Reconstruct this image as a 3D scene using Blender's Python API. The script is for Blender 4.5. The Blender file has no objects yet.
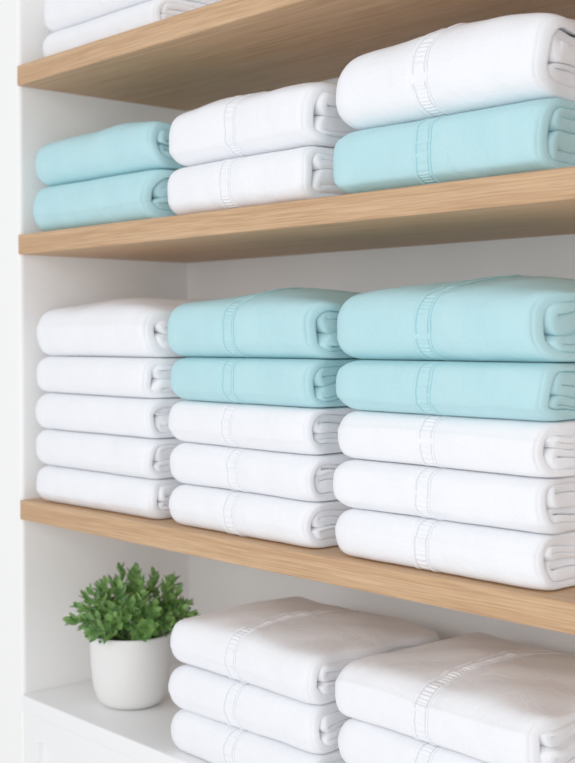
import bpy, bmesh, math, random
import numpy as np
from mathutils import Vector, Matrix, Euler

scene = bpy.context.scene
try:
    scene.view_settings.view_transform = 'Standard'
    scene.view_settings.look = 'None'
    scene.view_settings.gamma = 1.28
    scene.view_settings.exposure = -0.12
except Exception:
    pass
EYE = 1.35
COL = scene.collection

# ------------------------------------------------------------------ materials
def new_mat(name):
    m = bpy.data.materials.new(name); m.use_nodes = True
    nt = m.node_tree
    return m, nt, nt.nodes['Principled BSDF']

def fabric(name, col, col2):
    m, nt, b = new_mat(name)
    L = nt.links.new
    tc = nt.nodes.new('ShaderNodeTexCoord')
    n1 = nt.nodes.new('ShaderNodeTexNoise'); n1.inputs['Scale'].default_value = 22; n1.inputs['Detail'].default_value = 4
    L(tc.outputs['Object'], n1.inputs['Vector'])
    mix = nt.nodes.new('ShaderNodeMix'); mix.data_type = 'RGBA'
    mix.inputs[6].default_value = (*col, 1); mix.inputs[7].default_value = (*col2, 1)
    L(n1.outputs['Fac'], mix.inputs[0])
    # fine thread pattern
    wv = nt.nodes.new('ShaderNodeTexNoise'); wv.inputs['Scale'].default_value = 1100; wv.inputs['Detail'].default_value = 1
    L(tc.outputs['Object'], wv.inputs['Vector'])
    mrw = nt.nodes.new('ShaderNodeMapRange'); mrw.inputs['From Min'].default_value = 0.3; mrw.inputs['From Max'].default_value = 0.7
    mrw.inputs['To Min'].default_value = 0.955; mrw.inputs['To Max'].default_value = 1.03
    L(wv.outputs['Fac'], mrw.inputs['Value'])
    mul = nt.nodes.new('ShaderNodeVectorMath'); mul.operation = 'SCALE'
    L(mix.outputs[2], mul.inputs[0]); L(mrw.outputs['Result'], mul.inputs['Scale'])
    L(mul.outputs['Vector'], b.inputs['Base Color'])
    b.inputs['Roughness'].default_value = 0.6
    b.inputs['Specular IOR Level'].default_value = 0.45
    b.inputs['Sheen Weight'].default_value = 0.05
    def noise(s, d, dist, sc=None):
        n = nt.nodes.new('ShaderNodeTexNoise'); n.inputs['Scale'].default_value = s; n.inputs['Detail'].default_value = d
        n.inputs['Distortion'].default_value = dist
        if sc:
            mp = nt.nodes.new('ShaderNodeMapping'); mp.inputs['Scale'].default_value = sc
            L(tc.outputs['Object'], mp.inputs['Vector']); L(mp.outputs['Vector'], n.inputs['Vector'])
        else:
            L(tc.outputs['Object'], n.inputs['Vector'])
        return n
    soft = noise(22, 3, 0.9)
    wr = noise(1, 3, 0.7, (70, 16, 26))
    def bump(src, st, dist, prev):
        bp = nt.nodes.new('ShaderNodeBump'); bp.inputs['Strength'].default_value = st; bp.inputs['Distance'].default_value = dist
        L(src, bp.inputs['Height'])
        if prev: L(prev.outputs['Normal'], bp.inputs['Normal'])
        return bp
    b1 = bump(soft.outputs['Fac'], 0.35, 0.006, None)
    b2 = bump(wr.outputs['Fac'], 0.35, 0.0028, b1)
    b3 = bump(wv.outputs['Fac'], 0.3, 0.0006, b2)
    L(b3.outputs['Normal'], b.inputs['Normal'])
    return m

M_WHITE = fabric('white_cotton', (0.90, 0.91, 0.95), (0.925, 0.935, 0.97))
M_BLUE = fabric('aqua_cotton', (0.375, 0.68, 0.735), (0.455, 0.745, 0.79))
M_WTHREAD_SHADE = fabric('white_seam_thread_shade', (0.69, 0.71, 0.77), (0.75, 0.77, 0.82))  # stitch tone, darkened so seam relief shade is in the colour
M_BTHREAD_SHADE = fabric('aqua_seam_thread_shade', (0.25, 0.54, 0.615), (0.30, 0.59, 0.66))  # aqua stitch tone, likewise darkened to paint in the seam relief

def wood():
    m, nt, b = new_mat('oak_wood')
    tc = nt.nodes.new('ShaderNodeTexCoord')
    def layer(sc, detail, dist):
        mp = nt.nodes.new('ShaderNodeMapping'); mp.inputs['Scale'].default_value = sc
        nt.links.new(tc.outputs['Object'], mp.inputs['Vector'])
        n = nt.nodes.new('ShaderNodeTexNoise'); n.inputs['Scale'].default_value = 1; n.inputs['Detail'].default_value = detail
        n.inputs['Distortion'].default_value = dist
        nt.links.new(mp.outputs['Vector'], n.inputs['Vector'])
        return n
    a = layer((3.5, 130, 210), 5, 0.3)
    c = layer((14, 620, 620), 3, 0.1)
    r1 = nt.nodes.new('ShaderNodeValToRGB')
    r1.color_ramp.elements[0].position = 0.32; r1.color_ramp.elements[0].color = (0.52, 0.29, 0.14, 1)
    r1.color_ramp.elements[1].position = 0.66; r1.color_ramp.elements[1].color = (0.625, 0.385, 0.205, 1)
    nt.links.new(a.outputs['Fac'], r1.inputs['Fac'])
    r2 = nt.nodes.new('ShaderNodeValToRGB')
    r2.color_ramp.elements[0].position = 0.35; r2.color_ramp.elements[0].color = (0.76, 0.72, 0.68, 1)
    r2.color_ramp.elements[1].position = 0.6; r2.color_ramp.elements[1].color = (1, 1, 1, 1)
    nt.links.new(c.outputs['Fac'], r2.inputs['Fac'])
    mx = nt.nodes.new('ShaderNodeMix'); mx.data_type = 'RGBA'; mx.blend_type = 'MULTIPLY'; mx.inputs[0].default_value = 1
    nt.links.new(r1.outputs['Color'], mx.inputs[6]); nt.links.new(r2.outputs['Color'], mx.inputs[7])
    nt.links.new(mx.outputs[2], b.inputs['Base Color'])
    b.inputs['Roughness'].default_value = 0.5
    b.inputs['Specular IOR Level'].default_value = 0.3
    bp = nt.nodes.new('ShaderNodeBump'); bp.inputs['Strength'].default_value = 0.3; bp.inputs['Distance'].default_value = 0.0005
    nt.links.new(c.outputs['Fac'], bp.inputs['Height']); nt.links.new(bp.outputs['Normal'], b.inputs['Normal'])
    return m
M_WOOD = wood()

def paint(name, col, rough=0.6, bump=0.1, scale=250):
    m, nt, b = new_mat(name)
    tc = nt.nodes.new('ShaderNodeTexCoord')
    n = nt.nodes.new('ShaderNodeTexNoise'); n.inputs['Scale'].default_value = scale; n.inputs['Detail'].default_value = 3
    nt.links.new(tc.outputs['Object'], n.inputs['Vector'])
    bp = nt.nodes.new('ShaderNodeBump'); bp.inputs['Strength'].default_value = bump; bp.inputs['Distance'].default_value = 0.0008
    nt.links.new(n.outputs['Fac'], bp.inputs['Height']); nt.links.new(bp.outputs['Normal'], b.inputs['Normal'])
    b.inputs['Base Color'].default_value = (*col, 1); b.inputs['Roughness'].default_value = rough
    return m
M_WALL = paint('white_wall_paint', (0.955, 0.945, 0.93), 0.7)
M_CAB = paint('white_cabinet_lacquer', (0.92, 0.92, 0.925), 0.35, 0.03)
M_POT = paint('white_ceramic', (0.82, 0.81, 0.79), 0.45, 0.15, 300)
M_FLOOR = paint('light_floor', (0.88, 0.875, 0.87), 0.5)

def soil_mat():
    m, nt, b = new_mat('dark_soil')
    tc = nt.nodes.new('ShaderNodeTexCoord')
    n = nt.nodes.new('ShaderNodeTexNoise'); n.inputs['Scale'].default_value = 300
    nt.links.new(tc.outputs['Object'], n.inputs['Vector'])
    r = nt.nodes.new('ShaderNodeValToRGB')
    r.color_ramp.elements[0].color = (0.015, 0.01, 0.006, 1); r.color_ramp.elements[1].color = (0.09, 0.06, 0.04, 1)
    nt.links.new(n.outputs['Fac'], r.inputs['Fac']); nt.links.new(r.outputs['Color'], b.inputs['Base Color'])
    b.inputs['Roughness'].default_value = 0.95
    return m
M_SOIL = soil_mat()
def leaf_mat():
    m, nt, b = new_mat('green_leaf')
    tc = nt.nodes.new('ShaderNodeTexCoord')
    n = nt.nodes.new('ShaderNodeTexNoise'); n.inputs['Scale'].default_value = 60; n.inputs['Detail'].default_value = 2
    nt.links.new(tc.outputs['Object'], n.inputs['Vector'])
    r = nt.nodes.new('ShaderNodeValToRGB')
    r.color_ramp.elements[0].position = 0.3; r.color_ramp.elements[0].color = (0.045, 0.155, 0.03, 1)
    r.color_ramp.elements[1].position = 0.72; r.color_ramp.elements[1].color = (0.24, 0.45, 0.105, 1)
    nt.links.new(n.outputs['Fac'], r.inputs['Fac']); nt.links.new(r.outputs['Color'], b.inputs['Base Color'])
    b.inputs['Roughness'].default_value = 0.45
    return m
M_LEAF = leaf_mat()
M_STEM = paint('green_stem', (0.10, 0.20, 0.05), 0.6)

# ------------------------------------------------------------------ helpers
def link(o): COL.objects.link(o); return o

def box(name, lo, hi, mat, bevel=0.0, parent=None):
    me = bpy.data.meshes.new(name)
    bm = bmesh.new()
    bmesh.ops.create_cube(bm, size=1)
    c = [(lo[i] + hi[i]) / 2 for i in range(3)]
    for v in bm.verts:
        v.co = Vector([v.co[i] * (hi[i] - lo[i]) for i in range(3)])
    if bevel:
        bmesh.ops.bevel(bm, geom=bm.edges[:], offset=bevel, segments=3, affect='EDGES', profile=0.5)
    bm.to_mesh(me); bm.free()
    me.materials.append(mat)
    o = bpy.data.objects.new(name, me); link(o)
    o.location = c
    if parent:
        o.parent = parent
        o.location = Vector(c) - parent.location
    return o

def mesh_obj(name, verts, faces, mat, smooth=True):
    me = bpy.data.meshes.new(name)
    me.from_pydata(verts.tolist() if hasattr(verts, 'tolist') else verts, [], faces)
    me.update()
    if smooth:
        me.polygons.foreach_set('use_smooth', [True] * len(me.polygons))
    me.materials.append(mat)
    o = bpy.data.objects.new(name, me); link(o)
    return o

# ------------------------------------------------------------------ room shell
def structure(o): o['kind'] = 'structure'; return o
structure(box('floor', (-0.9, -2.6, -0.05), (2.6, 0.42, 0.0), M_FLOOR))
structure(box('wall_left', (-0.9, 0.0, 0.0), (0.0, 0.42, 2.6), M_WALL, 0.006))
structure(box('wall_back', (0.0, 0.30, 0.0), (2.0, 0.42, 2.6), M_WALL))

# ------------------------------------------------------------------ shelves
SHELF_TOP = {'top': EYE + 0.390, 'second': EYE + 0.1506, 'third': EYE - 0.2294}
labels = {'top': 'light oak wall shelf board holding white folded towels',
          'second': 'light oak shelf board holding pairs of aqua and white towels',
          'third': 'light oak shelf board holding tall stacks of folded towels'}
for k, z in SHELF_TOP.items():
    s = box('wooden_shelf', (0.0, -0.003, z - 0.0285), (1.6, 0.30, z), M_WOOD, 0.0018)
    s['label'] = labels[k]; s['category'] = 'shelf'; s['group'] = 'oak shelves in the linen closet'
LEDGE = EYE - 0.512
s = box('white_shelf', (0.0, -0.003, LEDGE - 0.024), (1.6, 0.30, LEDGE), M_CAB, 0.002)
s['label'] = 'smooth white painted shelf holding a plant and white towels'; s['category'] = 'shelf'

# base cabinet
cab = bpy.data.objects.new('base_cabinet', None); link(cab); cab.location = (0.8, 0.15, 0.0)
cab['label'] = 'white base cabinet with framed panel fronts under the shelf'; cab['category'] = 'cabinet'
box('body', (0.0005, 0.024, 0.0), (1.6, 0.299, LEDGE - 0.0243), M_CAB, 0.001, cab)
def panel_front(name, x0, x1, z0, z1):
    bm = bmesh.new()
    fw = 0.036
    y0, y1 = 0.003, 0.0235
    def bx(a, b):
        r = bmesh.ops.create_cube(bm, size=1)
        for v in r['verts']:
            v.co = Vector([a[i] + (v.co[i] + 0.5) * (b[i] - a[i]) for i in range(3)])
    bx((x0, y0, z1 - fw), (x1, y1, z1)); bx((x0, y0, z0), (x1, y1, z0 + fw))
    bx((x0, y0, z0 + fw), (x0 + fw, y1, z1 - fw)); bx((x1 - fw, y0, z0 + fw), (x1, y1, z1 - fw))
    bx((x0 + fw, y0 + 0.008, z0 + fw), (x1 - fw, y1, z1 - fw))
    me = bpy.data.meshes.new(name); bm.to_mesh(me); bm.free(); me.materials.append(M_CAB)
    o = bpy.data.objects.new(name, me); link(o); o.parent = cab; o.location = -cab.location
    return o
zt = LEDGE - 0.0245
for i in range(3):
    panel_front('door', 0.001 + i * 0.53, 0.001 + i * 0.53 + 0.528, 0.08, zt - 0.001)

# ------------------------------------------------------------------ towels
def make_towel(x0, z0, W, H, seed, mat, thread, band=True, top=False, y0=0.004, D=0.25, dome=0.0,
               bandfrac=0.49, label='', group='', yaw=0.0):
    """A cloth folded in a zig-zag and wrapped by its outer layer: one continuous strip in section."""
    rng = random.Random(seed)
    B = H / 2
    A = D / 2
    gap = 0.0002
    N = 6                                  # layers in height
    t = (2 * B - gap * (N - 1)) / N
    p = t + gap
    B0 = B - t / 2
    C = A - B
    nexp = 2.75
    Ri = B0 - t / 2
    ns, nc, nh = 22, 24, 11
    prm = []      # (kind, frac, level_z, front_y)
    for i in range(ns): prm.append(('b', i / ns, 0, 0))
    for i in range(nc): prm.append(('f', i / nc, 0, 0))
    for i in range(ns): prm.append(('t', i / ns, 0, 0))
    zl = B0
    npair = (N - 2) // 2
    for k in range(npair):
        zc = zl - 1.5 * p                      # centre of this hairpin
        q1 = min(1.0, (abs(zc) + 0.7 * p) / Ri); q2 = min(1.0, abs(zc) / Ri)
        al = min(Ri * (1 - q1 ** nexp) ** (1 / nexp) - 0.71 * p, Ri * (1 - q2 ** nexp) ** (1 / nexp) - p)
        yf = -(C + al) + rng.uniform(0.0, 0.0025)
        for i in range(nh): prm.append(('k', i / nh, zl - p / 2, yf))
        for i in range(ns): prm.append(('i', i / ns, zl - p, yf))
        for i in range(nh): prm.append(('h', i / nh, zc, yf))
        for i in range(ns if k < npair - 1 else ns + 1): prm.append(('j', i / ns, zl - 2 * p, yf))
        zl -= 2 * p
    K = len(prm)
    tt = np.arange(K) / K * 3
    YB = A - p * 1.05                          # rear turning line
    def pt(kind, fr, lz, yf, half):
        if kind == 'b': return (YB - (YB + C) * fr, -(B0 + half))
        if kind == 't': return (-C + (YB + C) * fr, B0 + half)
        if kind == 'f':
            ang = math.pi * fr; r = B0 + half
            c, s = -math.sin(ang), -math.cos(ang)
            cc = math.copysign(abs(c) ** (2 / nexp), c); ss = math.copysign(abs(s) ** (2 / nexp), s)
            return (-C + r * cc, r * ss)
        if kind == 'k':
            ang = math.pi * fr; r = p / 2 + half
            return (YB + r * math.sin(ang), lz + r * math.cos(ang))
        if kind == 'i': return (YB + (yf - YB) * fr, lz - half)
        if kind == 'h':
            ang = math.pi * fr; r = max(p / 2 - half, 0.0001)
            return (yf - r * math.sin(ang), lz + r * math.cos(ang))
        if kind == 'j': return (yf + (YB - yf) * fr, lz + half)
    zmin = -B; zmax = B
    ph = [rng.uniform(0, 6.28) for _ in range(24)]
    kx = [rng.uniform(0.7, 1.3) for _ in range(24)]
    edge_l = 0.029 + rng.uniform(-0.004, 0.005)
    edge_r = 0.018
    He = H - 0.0003
    xb = W * bandfrac
    lsag = rng.uniform(-0.06, 0.06)
    def deform(X, Y, Z):
        v = np.clip((Z - zmin) / (zmax - zmin), -0.03, 1.06)
        # layers of unequal fullness
        vc = np.clip(v, 0, 1)
        v = v + np.sin(np.pi * vc) * (0.075 * np.sin(2 * np.pi * vc + ph[18]) + 0.028 * np.sin(5.5 * np.pi * vc + ph[19]))
        u = Y / A
        xl = np.clip(X / edge_l, 0, 1); el = np.sqrt(np.clip(1 - (1 - xl) ** 2.5, 0, 1))
        xr = np.clip((W - X) / edge_r, 0, 1); er = np.sqrt(np.clip(1 - (1 - xr) ** 2, 0, 1))
        sc = (0.38 + 0.62 * el) * (0.95 + 0.05 * er)
        xc = (X / W) * 2 - 1
        if top:
            dm = 1 + dome * (1 - np.abs(u) ** 2.2) * (1 - np.abs(xc) ** 2.6)
            zz = He * v * dm
            mid = He * 0.38
            zz = mid + (zz - mid) * ((0.40 + 0.60 * el) * (0.94 + 0.06 * er))
        else:
            mid = He * (0.48 + lsag)
            zz = mid + (He * v - mid) * sc
        inset = 0.017 * (1 - el) + 0.005 * (1 - er)
        yy = Y * (1 - inset / A)
        w1 = np.sin(X * 30 * kx[0] + Y * 14 * kx[1] + ph[0]) + 0.5 * np.sin(X * 62 * kx[2] - v * 3.0 + ph[1]) + 0.3 * np.sin(X * 120 * kx[3] + v * 4.0 + ph[2])
        w2 = np.sin(X * 28 * kx[5] + Y * 30 * kx[6] + ph[3]) + 0.5 * np.sin(X * 50 * kx[7] - Y * 55 * kx[8] + ph[4])
        yy = yy + 0.0009 * w1 + 0.0020 * np.sin(X * 12 * kx[11] + ph[6])
        vv = np.clip(v, 0, 1)
        if band:
            pinch = np.exp(-((X - xb) / 0.015) ** 2)
            yy = yy + 0.0020 * pinch * np.clip(-u, 0, 1) ** 2
            ruck = np.exp(-(np.abs(X - xb) / 0.024)) * (np.sin(Z * 300 + Y * 200 + X * 30 + ph[12]) + 0.6 * np.sin(Z * 520 - X * 60 + Y * 350 + ph[15]))
            yy = yy + 0.00060 * ruck * np.clip(-u, 0, 1) * np.sin(np.pi * vv)
            if top:
                zz = zz - 0.0018 * pinch * vv ** 2 + 0.00050 * ruck * vv
        if top:
            zz = zz + 0.0014 * w2 * vv ** 1.5 * el
        else:
            zz = zz + 0.0010 * w2 * np.sin(np.pi * vv)
        we = np.clip((X - (W - 0.06)) / 0.06, 0, 1)
        fr_ = np.clip((A - np.abs(Y)) / 0.03, 0.25, 1)
        zz = zz + (0.0024 * np.sin(Y * 44 + ph[13]) + 0.0012 * np.sin(Y * 95 + v * 4 + ph[14]) + 0.0015 * np.sin(Y * 30 + v * 7 + ph[16])) * we * fr_ * np.sin(np.pi * vv)
        xx = X + 0.0025 * np.sin(v * 5 + ph[7]) * (1 - xr) + 0.002 * np.sin(Y * 70 + ph[17]) * (1 - xr) - 0.006 * (1 - np.clip((A + Y) / 0.03, 0, 1)) ** 2 * (X / W > 0.5) * (1 - xr)
        return xx, yy, zz
    xs = list(np.concatenate([edge_l * (1 - np.cos(np.linspace(0, math.pi / 2, 10))),
                              np.linspace(edge_l, W - edge_r, 56)[1:],
                              W - edge_r + edge_r * np.sin(np.linspace(0, math.pi / 2, 6))[1:]]))
    eo = 0.0024 * np.sin(tt * 5 + ph[8]) + 0.0014 * np.sin(tt * 11 + ph[9])
    rings = []
    def ring(xv, half, extra):
        o = np.array([pt(*a, half) for a in prm])
        n = np.array([pt(*a, -half) for a in prm])
        Y = np.concatenate([o[:, 0], n[::-1, 0]]); Z = np.concatenate([o[:, 1], n[::-1, 1]])
        w = max(0.0, (xv - (W - 0.03)) / 0.03)
        e = np.concatenate([eo, eo[::-1]]) * w
        X = np.full(2 * K, xv)
        a, b, c = deform(X, Y, Z)
        return np.stack([a + e + extra, b, c], 1)
    for ph_ in (75, 45):
        f = math.radians(ph_)
        rings.append(ring(0.0, t / 2 * math.cos(f), -t / 2 * math.sin(f)))
    for xv in xs: rings.append(ring(xv, t / 2, 0.0))
    for f, e in ((0.96, 0.0005), (0.84, 0.0010), (0.55, 0.0015), (0.28, 0.0017)):
        rings.append(ring(W, t / 2 * f, e))
    V = np.concatenate(rings); R = len(rings); M = 2 * K
    faces = []
    for i in range(R - 1):
        a = i * M; b = a + M
        for j in range(M):
            j2 = (j + 1) % M
            faces.append((a + j, a + j2, b + j2, b + j))
    for base, flip in ((0, True), ((R - 1) * M, False)):
        for j in range(K - 1):
            q4 = (base + j, base + j + 1, base + M - 2 - j, base + M - 1 - j)
            faces.append(q4 if not flip else q4[::-1])
    cx = W / 2
    V[:, 0] -= cx
    o = mesh_obj('folded_towel', V, faces, mat)
    bmn = bmesh.new(); bmn.from_mesh(o.data); bmesh.ops.recalc_face_normals(bmn, faces=bmn.faces); bmn.to_mesh(o.data); bmn.free()
    zlow = V[:, 2].min()
    o.location = (x0 + cx, y0 + A, z0 - zlow + 0.0002)
    o.rotation_euler = (0, 0, yaw)
    o['label'] = label; o['category'] = 'towel'; o['group'] = group
    if band:
        bw = 0.024
        ap = [0, .03, .06, .10, .14, .18, .235, .34, .5, .66, .765, .82, .86, .90, .94, .97, 1]
        hp = [-1.0, 0.9, 1.8, 1.6, 0.2, -0.4, 0.1, 0.5, 0.7, 0.5, 0.1, -0.4, 0.2, 1.6, 1.8, 0.9, -1.0]
        NB = len(ap)
        path = []
        s_len = 0.0
        for kind, L in (('b', (YB + C) * 0.5), ('f', math.pi * B * 1.1), ('t', (YB + C) * 0.97)):
            n = int(L / 0.0008)
            for i in range(n):
                f = i / n
                if kind == 'b': fr = 0.5 + 0.5 * f
                elif kind == 't': fr = 0.97 * f
                else: fr = f
                path.append((kind, fr, s_len)); s_len += L / n
        P = len(path)
        bow = np.array([0.0065 * ((2 * q_[1] - 1) ** 2 if q_[0] == 'f' else 1.0) for q_ in path])
        cols = []
        for j in range(NB):
            a_ = ap[j]
            Y = np.empty(P); Z = np.empty(P)
            for i, (k_, f_, sl) in enumerate(path):
                hh = hp[j] * 0.001
                if 5 < j < NB - 6: hh += 0.0006 * math.sin(sl * 2 * math.pi / 0.0055 + a_ * 1.5 + 1.8 * math.sin(sl * 60 + ph[10]))
                elif j in (2, 3, NB - 3, NB - 4): hh += 0.0002 * math.sin(sl * 2 * math.pi / 0.0028)
                if k_ == 'b' or (k_ == 't' and not top): hh = min(hh, 0.0) - 0.0003
                elif k_ == 'f':
                    e = 1.0
                    if f_ < 0.22: e = (f_ / 0.22) ** 1.3
                    if f_ > 0.78 and not top: e = ((1 - f_) / 0.22) ** 1.3
                    hh = hh if hh < 0 else hh * e
                    hh = max(hh, 0.00012) if j not in (0, NB - 1) and e > 0.25 else hh
                y_, z_ = pt(k_, f_, 0, 0, t / 2 + hh)
                Y[i] = y_; Z[i] = z_
            X = xb - 0.003 + (a_ - 0.5) * bw + bow + 0.0014 * np.sin(Y * 45 + Z * 60 + ph[11])
            a, b, c = deform(X, Y, Z)
            cols.append(np.stack([a - cx, b, c], 1))
        VB = np.concatenate(cols)
        fb = [(j * P + i, j * P + i + 1, (j + 1) * P + i + 1, (j + 1) * P + i) for j in range(NB - 1) for i in range(P - 1)]
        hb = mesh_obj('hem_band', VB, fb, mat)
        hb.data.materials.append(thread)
        mi = [1 if j in (0, 4, 5, NB - 7, NB - 6, NB - 2) else 0 for j in range(NB - 1) for i in range(P - 1)]  # darker tone on groove and edge faces paints in their shade
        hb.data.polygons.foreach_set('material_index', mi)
        bmn = bmesh.new(); bmn.from_mesh(hb.data); bmesh.ops.recalc_face_normals(bmn, faces=bmn.faces); bmn.to_mesh(hb.data); bmn.free()
        hb.parent = o
    return o

CX = [(0.023, 0.281), (0.338, 0.266), (0.637, 0.275)]
seed = 10
def stack(col, base, spec, where, y0=0.003, D=0.25, band=True):
    global seed
    x, W = CX[col]
    z = base
    for i, (c, H, dome) in enumerate(spec):
        seed += 1
        r = random.Random(seed)
        last = i == len(spec) - 1
        cn = 'white' if c == 'w' else 'aqua'
        mat = M_WHITE if c == 'w' else M_BLUE
        if last: pos = 'on top of a stack'
        elif i == 0: pos = 'at a stack bottom'
        else: pos = 'inside a stack'
        lab = f'{cn} folded cotton towel {"with stitched band " if band else ""}{pos}'
        make_towel(x + r.uniform(-0.002, 0.002), z, W + r.uniform(-0.003, 0.003), H, seed, mat, M_WTHREAD_SHADE if c == 'w' else M_BTHREAD_SHADE,
                   band=band, top=last,
                   y0=y0 + r.uniform(-0.002, 0.002), D=D, dome=dome, label=lab,
                   group=f'{cn} folded towels on the {where}', yaw=r.uniform(-0.006, 0.006))
        z += H

S2, S3, S1 = SHELF_TOP['second'], SHELF_TOP['third'], SHELF_TOP['top']
h = 0.0517
stack(0, S3, [('w', h, 0)] * 4 + [('w', 0.064, 0.27)], 'middle oak shelf', band=False)
stack(1, S3, [('w', h, 0)] * 3 + [('b', 0.0535, 0), ('b', 0.064, 0.28)], 'middle oak shelf')
stack(2, S3, [('w', h, 0)] * 3 + [('b', 0.0535, 0), ('b', 0.067, 0.27)], 'middle oak shelf')
stack(0, S2, [('b', 0.066, 0), ('b', 0.061, 0.22)], 'upper oak shelf', band=False)
stack(1, S2, [('w', 0.062, 0), ('w', 0.067, 0.24)], 'upper oak shelf')
stack(2, S2, [('b', 0.070, 0), ('w', 0.076, 0.28)], 'upper oak shelf')
stack(0, S1, [('w', 0.045, 0), ('w', 0.055, 0.12)], 'top oak shelf', band=False, y0=0.02, D=0.24)
stack(1, LEDGE, [('w', 0.054, 0), ('w', 0.055, 0), ('w', 0.0575, 0.20)], 'white shelf', y0=0.004, D=0.215)
stack(2, LEDGE, [('w', 0.054, 0), ('w', 0.055, 0), ('w', 0.0575, 0.22)], 'white shelf', y0=0.004, D=0.235)

# ------------------------------------------------------------------ plant
plant = bpy.data.objects.new('potted_plant', None); link(plant)
plant.location = (0.1425, 0.0905, LEDGE + 0.0003)
plant['label'] = 'small bushy green plant in a round white ceramic pot'; plant['category'] = 'plant'
prof = [(0.0, 0.0), (0.029, 0.0), (0.036, 0.0012), (0.0425, 0.0050), (0.0475, 0.0120), (0.0510, 0.022), (0.0537, 0.036), (0.0556, 0.057), (0.0567, 0.080),
        (0.0571, 0.098), (0.0571, 0.1005), (0.0560, 0.1018), (0.0547, 0.1015), (0.0536, 0.100), (0.0525, 0.085), (0.0510, 0.06), (0.044, 0.02), (0.0, 0.012)]
def lathe(name, prof, mat, seg=72):
    vs = []; fs = []
    for (r, z) in prof:
        for s in range(seg):
            a = 2 * math.pi * s / seg
            vs.append((r * math.cos(a), r * math.sin(a), z))
    for i in range(len(prof) - 1):
        for s in range(seg):
            s2 = (s + 1) % seg
            fs.append((i * seg + s, i * seg + s2, (i + 1) * seg + s2, (i + 1) * seg + s))
    o = mesh_obj(name, vs, fs, mat)
    bm = bmesh.new(); bm.from_mesh(o.data); bmesh.ops.remove_doubles(bm, verts=bm.verts, dist=1e-5)
    bmesh.ops.recalc_face_normals(bm, faces=bm.faces); bm.to_mesh(o.data); bm.free()
    return o
pot = lathe('pot', prof, M_POT); pot.parent = plant
soil = lathe('soil', [(0.0, 0.090), (0.02, 0.0912), (0.04, 0.089), (0.0518, 0.087), (0.0505, 0.07), (0.0, 0.07)], M_SOIL, 40); soil.parent = plant
rng = random.Random(8)
lv, lf, sv, sf = [], [], [], []
def add_leaf(base, d, up, L, Wd, curl):
    d = d.normalized(); side = d.cross(up)
    if side.length < 1e-4: side = d.cross(Vector((1, 0, 0)))
    side.normalize(); nrm = side.cross(d).normalized()
    rows = [(0.0, 0.14, 0), (0.2, 0.66, 0), (0.45, 1.0, 0), (0.68, 0.90, 0), (0.87, 0.55, 0), (1.0, 0.06, 0)]
    st = len(lv)
    for (f, w, _) in rows:
        c = base + d * (L * f) + nrm * (curl * L * f * f)
        for sx in (-1, 0, 1):
            q_ = c + side * (sx * w * Wd / 2) + nrm * (abs(sx) * 0.18 * Wd * w)
            lv.append(q_[:])
    for i in range(len(rows) - 1):
        for j in range(2):
            a = st + i * 3 + j
            lf.append((a, a + 1, a + 4, a + 3))
def add_stem(pts, r):
    st = len(sv); n = 5
    for i, pnt in enumerate(pts):
        d = (pts[min(i + 1, len(pts) - 1)] - pts[max(i - 1, 0)]).normalized()
        s1 = d.orthogonal().normalized(); s2 = d.cross(s1)
        rr_ = r * (1 - 0.6 * i / (len(pts) - 1))
        for k in range(n):
            a = 2 * math.pi * k / n
            sv.append((pnt + (s1 * math.cos(a) + s2 * math.sin(a)) * rr_)[:])
    for i in range(len(pts) - 1):
        for k in range(n):
            k2 = (k + 1) % n
            sf.append((st + i * n + k, st + i * n + k2, st + (i + 1) * n + k2, st + (i + 1) * n + k))
NST = 50
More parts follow.
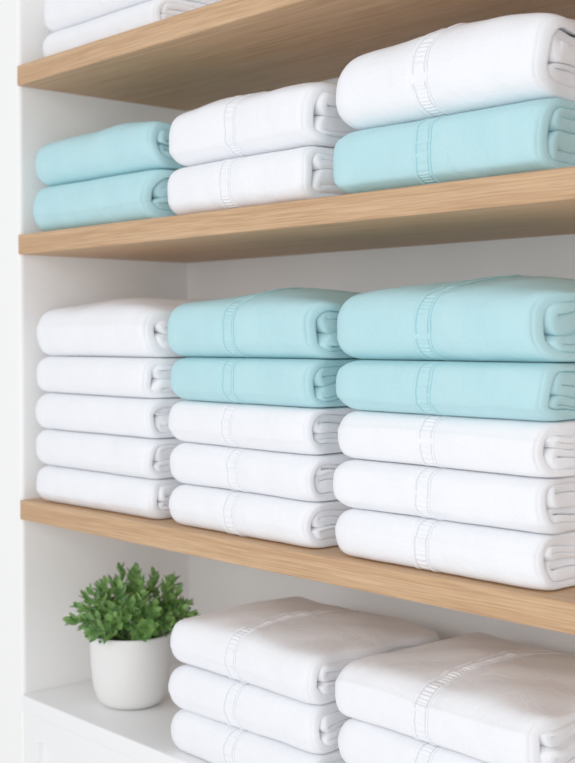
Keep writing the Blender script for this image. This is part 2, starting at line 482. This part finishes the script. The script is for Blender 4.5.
for i in range(NST):
    u = (i + 0.5) / NST
    az = i * 2.39996 + rng.uniform(-0.35, 0.35)
    sv_ = 1 - u * 1.02
    el = math.asin(sv_)
    rad = rng.uniform(0.82, 1.06)
    tip = Vector((0.004 + 0.085 * math.cos(el) * math.cos(az) * rad, 0.002 + 0.085 * math.cos(el) * math.sin(az) * rad, 0.113 + 0.073 * math.sin(el) * rad))
    b0 = Vector((rng.uniform(-1, 1) * 0.022 + 0.012 * math.cos(az), rng.uniform(-1, 1) * 0.022 + 0.012 * math.sin(az), 0.088))
    m1 = b0.lerp(tip, 0.5) + Vector((0, 0, 0.014 if el < 0.5 else 0.0))
    m1.z = max(m1.z, 0.112)
    pts = []
    for s in range(9):
        f = s / 8
        pts.append(b0 * (1 - f) ** 2 + m1 * (2 * f * (1 - f)) + tip * f * f)
    add_stem(pts, 0.0013)
    nl = 16
    for k in range(nl):
        f = 0.46 + 0.54 * k / (nl - 1)
        x = f * 8; i0 = min(int(x), 7); pos = pts[i0].lerp(pts[i0 + 1], x - i0)
        d0 = (pts[min(i0 + 1, 8)] - pts[i0]).normalized()
        s1 = d0.orthogonal().normalized(); s2 = d0.cross(s1)
        a = k * 2.39996 + i
        spread = 1.32 - 0.80 * (k / (nl - 1)) ** 1.5
        d = d0 * math.cos(spread) + (s1 * math.cos(a) + s2 * math.sin(a)) * math.sin(spread)
        L = rng.uniform(0.017, 0.0215) * (1 - 0.25 * (k / (nl - 1)) ** 3)
        add_leaf(pos, d, d0, L, L * 0.52, rng.uniform(0.05, 0.3))
fo = mesh_obj('foliage', lv, lf, M_LEAF); fo.parent = plant
stm = mesh_obj('stems', sv, sf, M_STEM); stm.parent = plant

# ------------------------------------------------------------------ light
w = bpy.data.worlds.new('World'); scene.world = w; w.use_nodes = True
bg = w.node_tree.nodes['Background']; bg.inputs[0].default_value = (0.92, 0.955, 1.0, 1); bg.inputs[1].default_value = 0.62
def area(name, loc, target, size, energy, col):
    l = bpy.data.lights.new(name, 'AREA'); l.shape = 'RECTANGLE'; l.size = size[0]; l.size_y = size[1]
    l.energy = energy; l.color = col
    o = bpy.data.objects.new(name, l); link(o); o.location = loc
    o.rotation_euler = (Vector(target) - Vector(loc)).to_track_quat('-Z', 'Y').to_euler()
    return o
area('added_front_light', (0.9, -2.1, 1.95), (0.7, 0.1, 1.0), (4.2, 1.0), 27, (1.0, 0.995, 0.99))  # added wide soft source in front to brighten towel tops; no actual window
area('added_low_light', (2.2, -2.2, 0.95), (0.3, 0.15, 1.15), (1.6, 1.2), 14, (1.0, 0.985, 0.965))  # added low fill that lifts the back walls; no actual doorway

# ------------------------------------------------------------------ camera
cam_d = bpy.data.cameras.new('camera'); cam = bpy.data.objects.new('camera', cam_d); link(cam)
cam_d.sensor_fit = 'AUTO'; cam_d.sensor_width = 36; cam_d.lens = 1267 / 763 * 36
cam.location = (1.613, -0.920, EYE)
v = Vector((-0.748, 0.664, -math.tan(math.radians(1.87)))).normalized()
cam.rotation_euler = v.to_track_quat('-Z', 'Y').to_euler()
cam_d.clip_start = 0.05
cam_d.dof.use_dof = True; cam_d.dof.focus_distance = 1.33; cam_d.dof.aperture_fstop = 7.0
scene.camera = cam
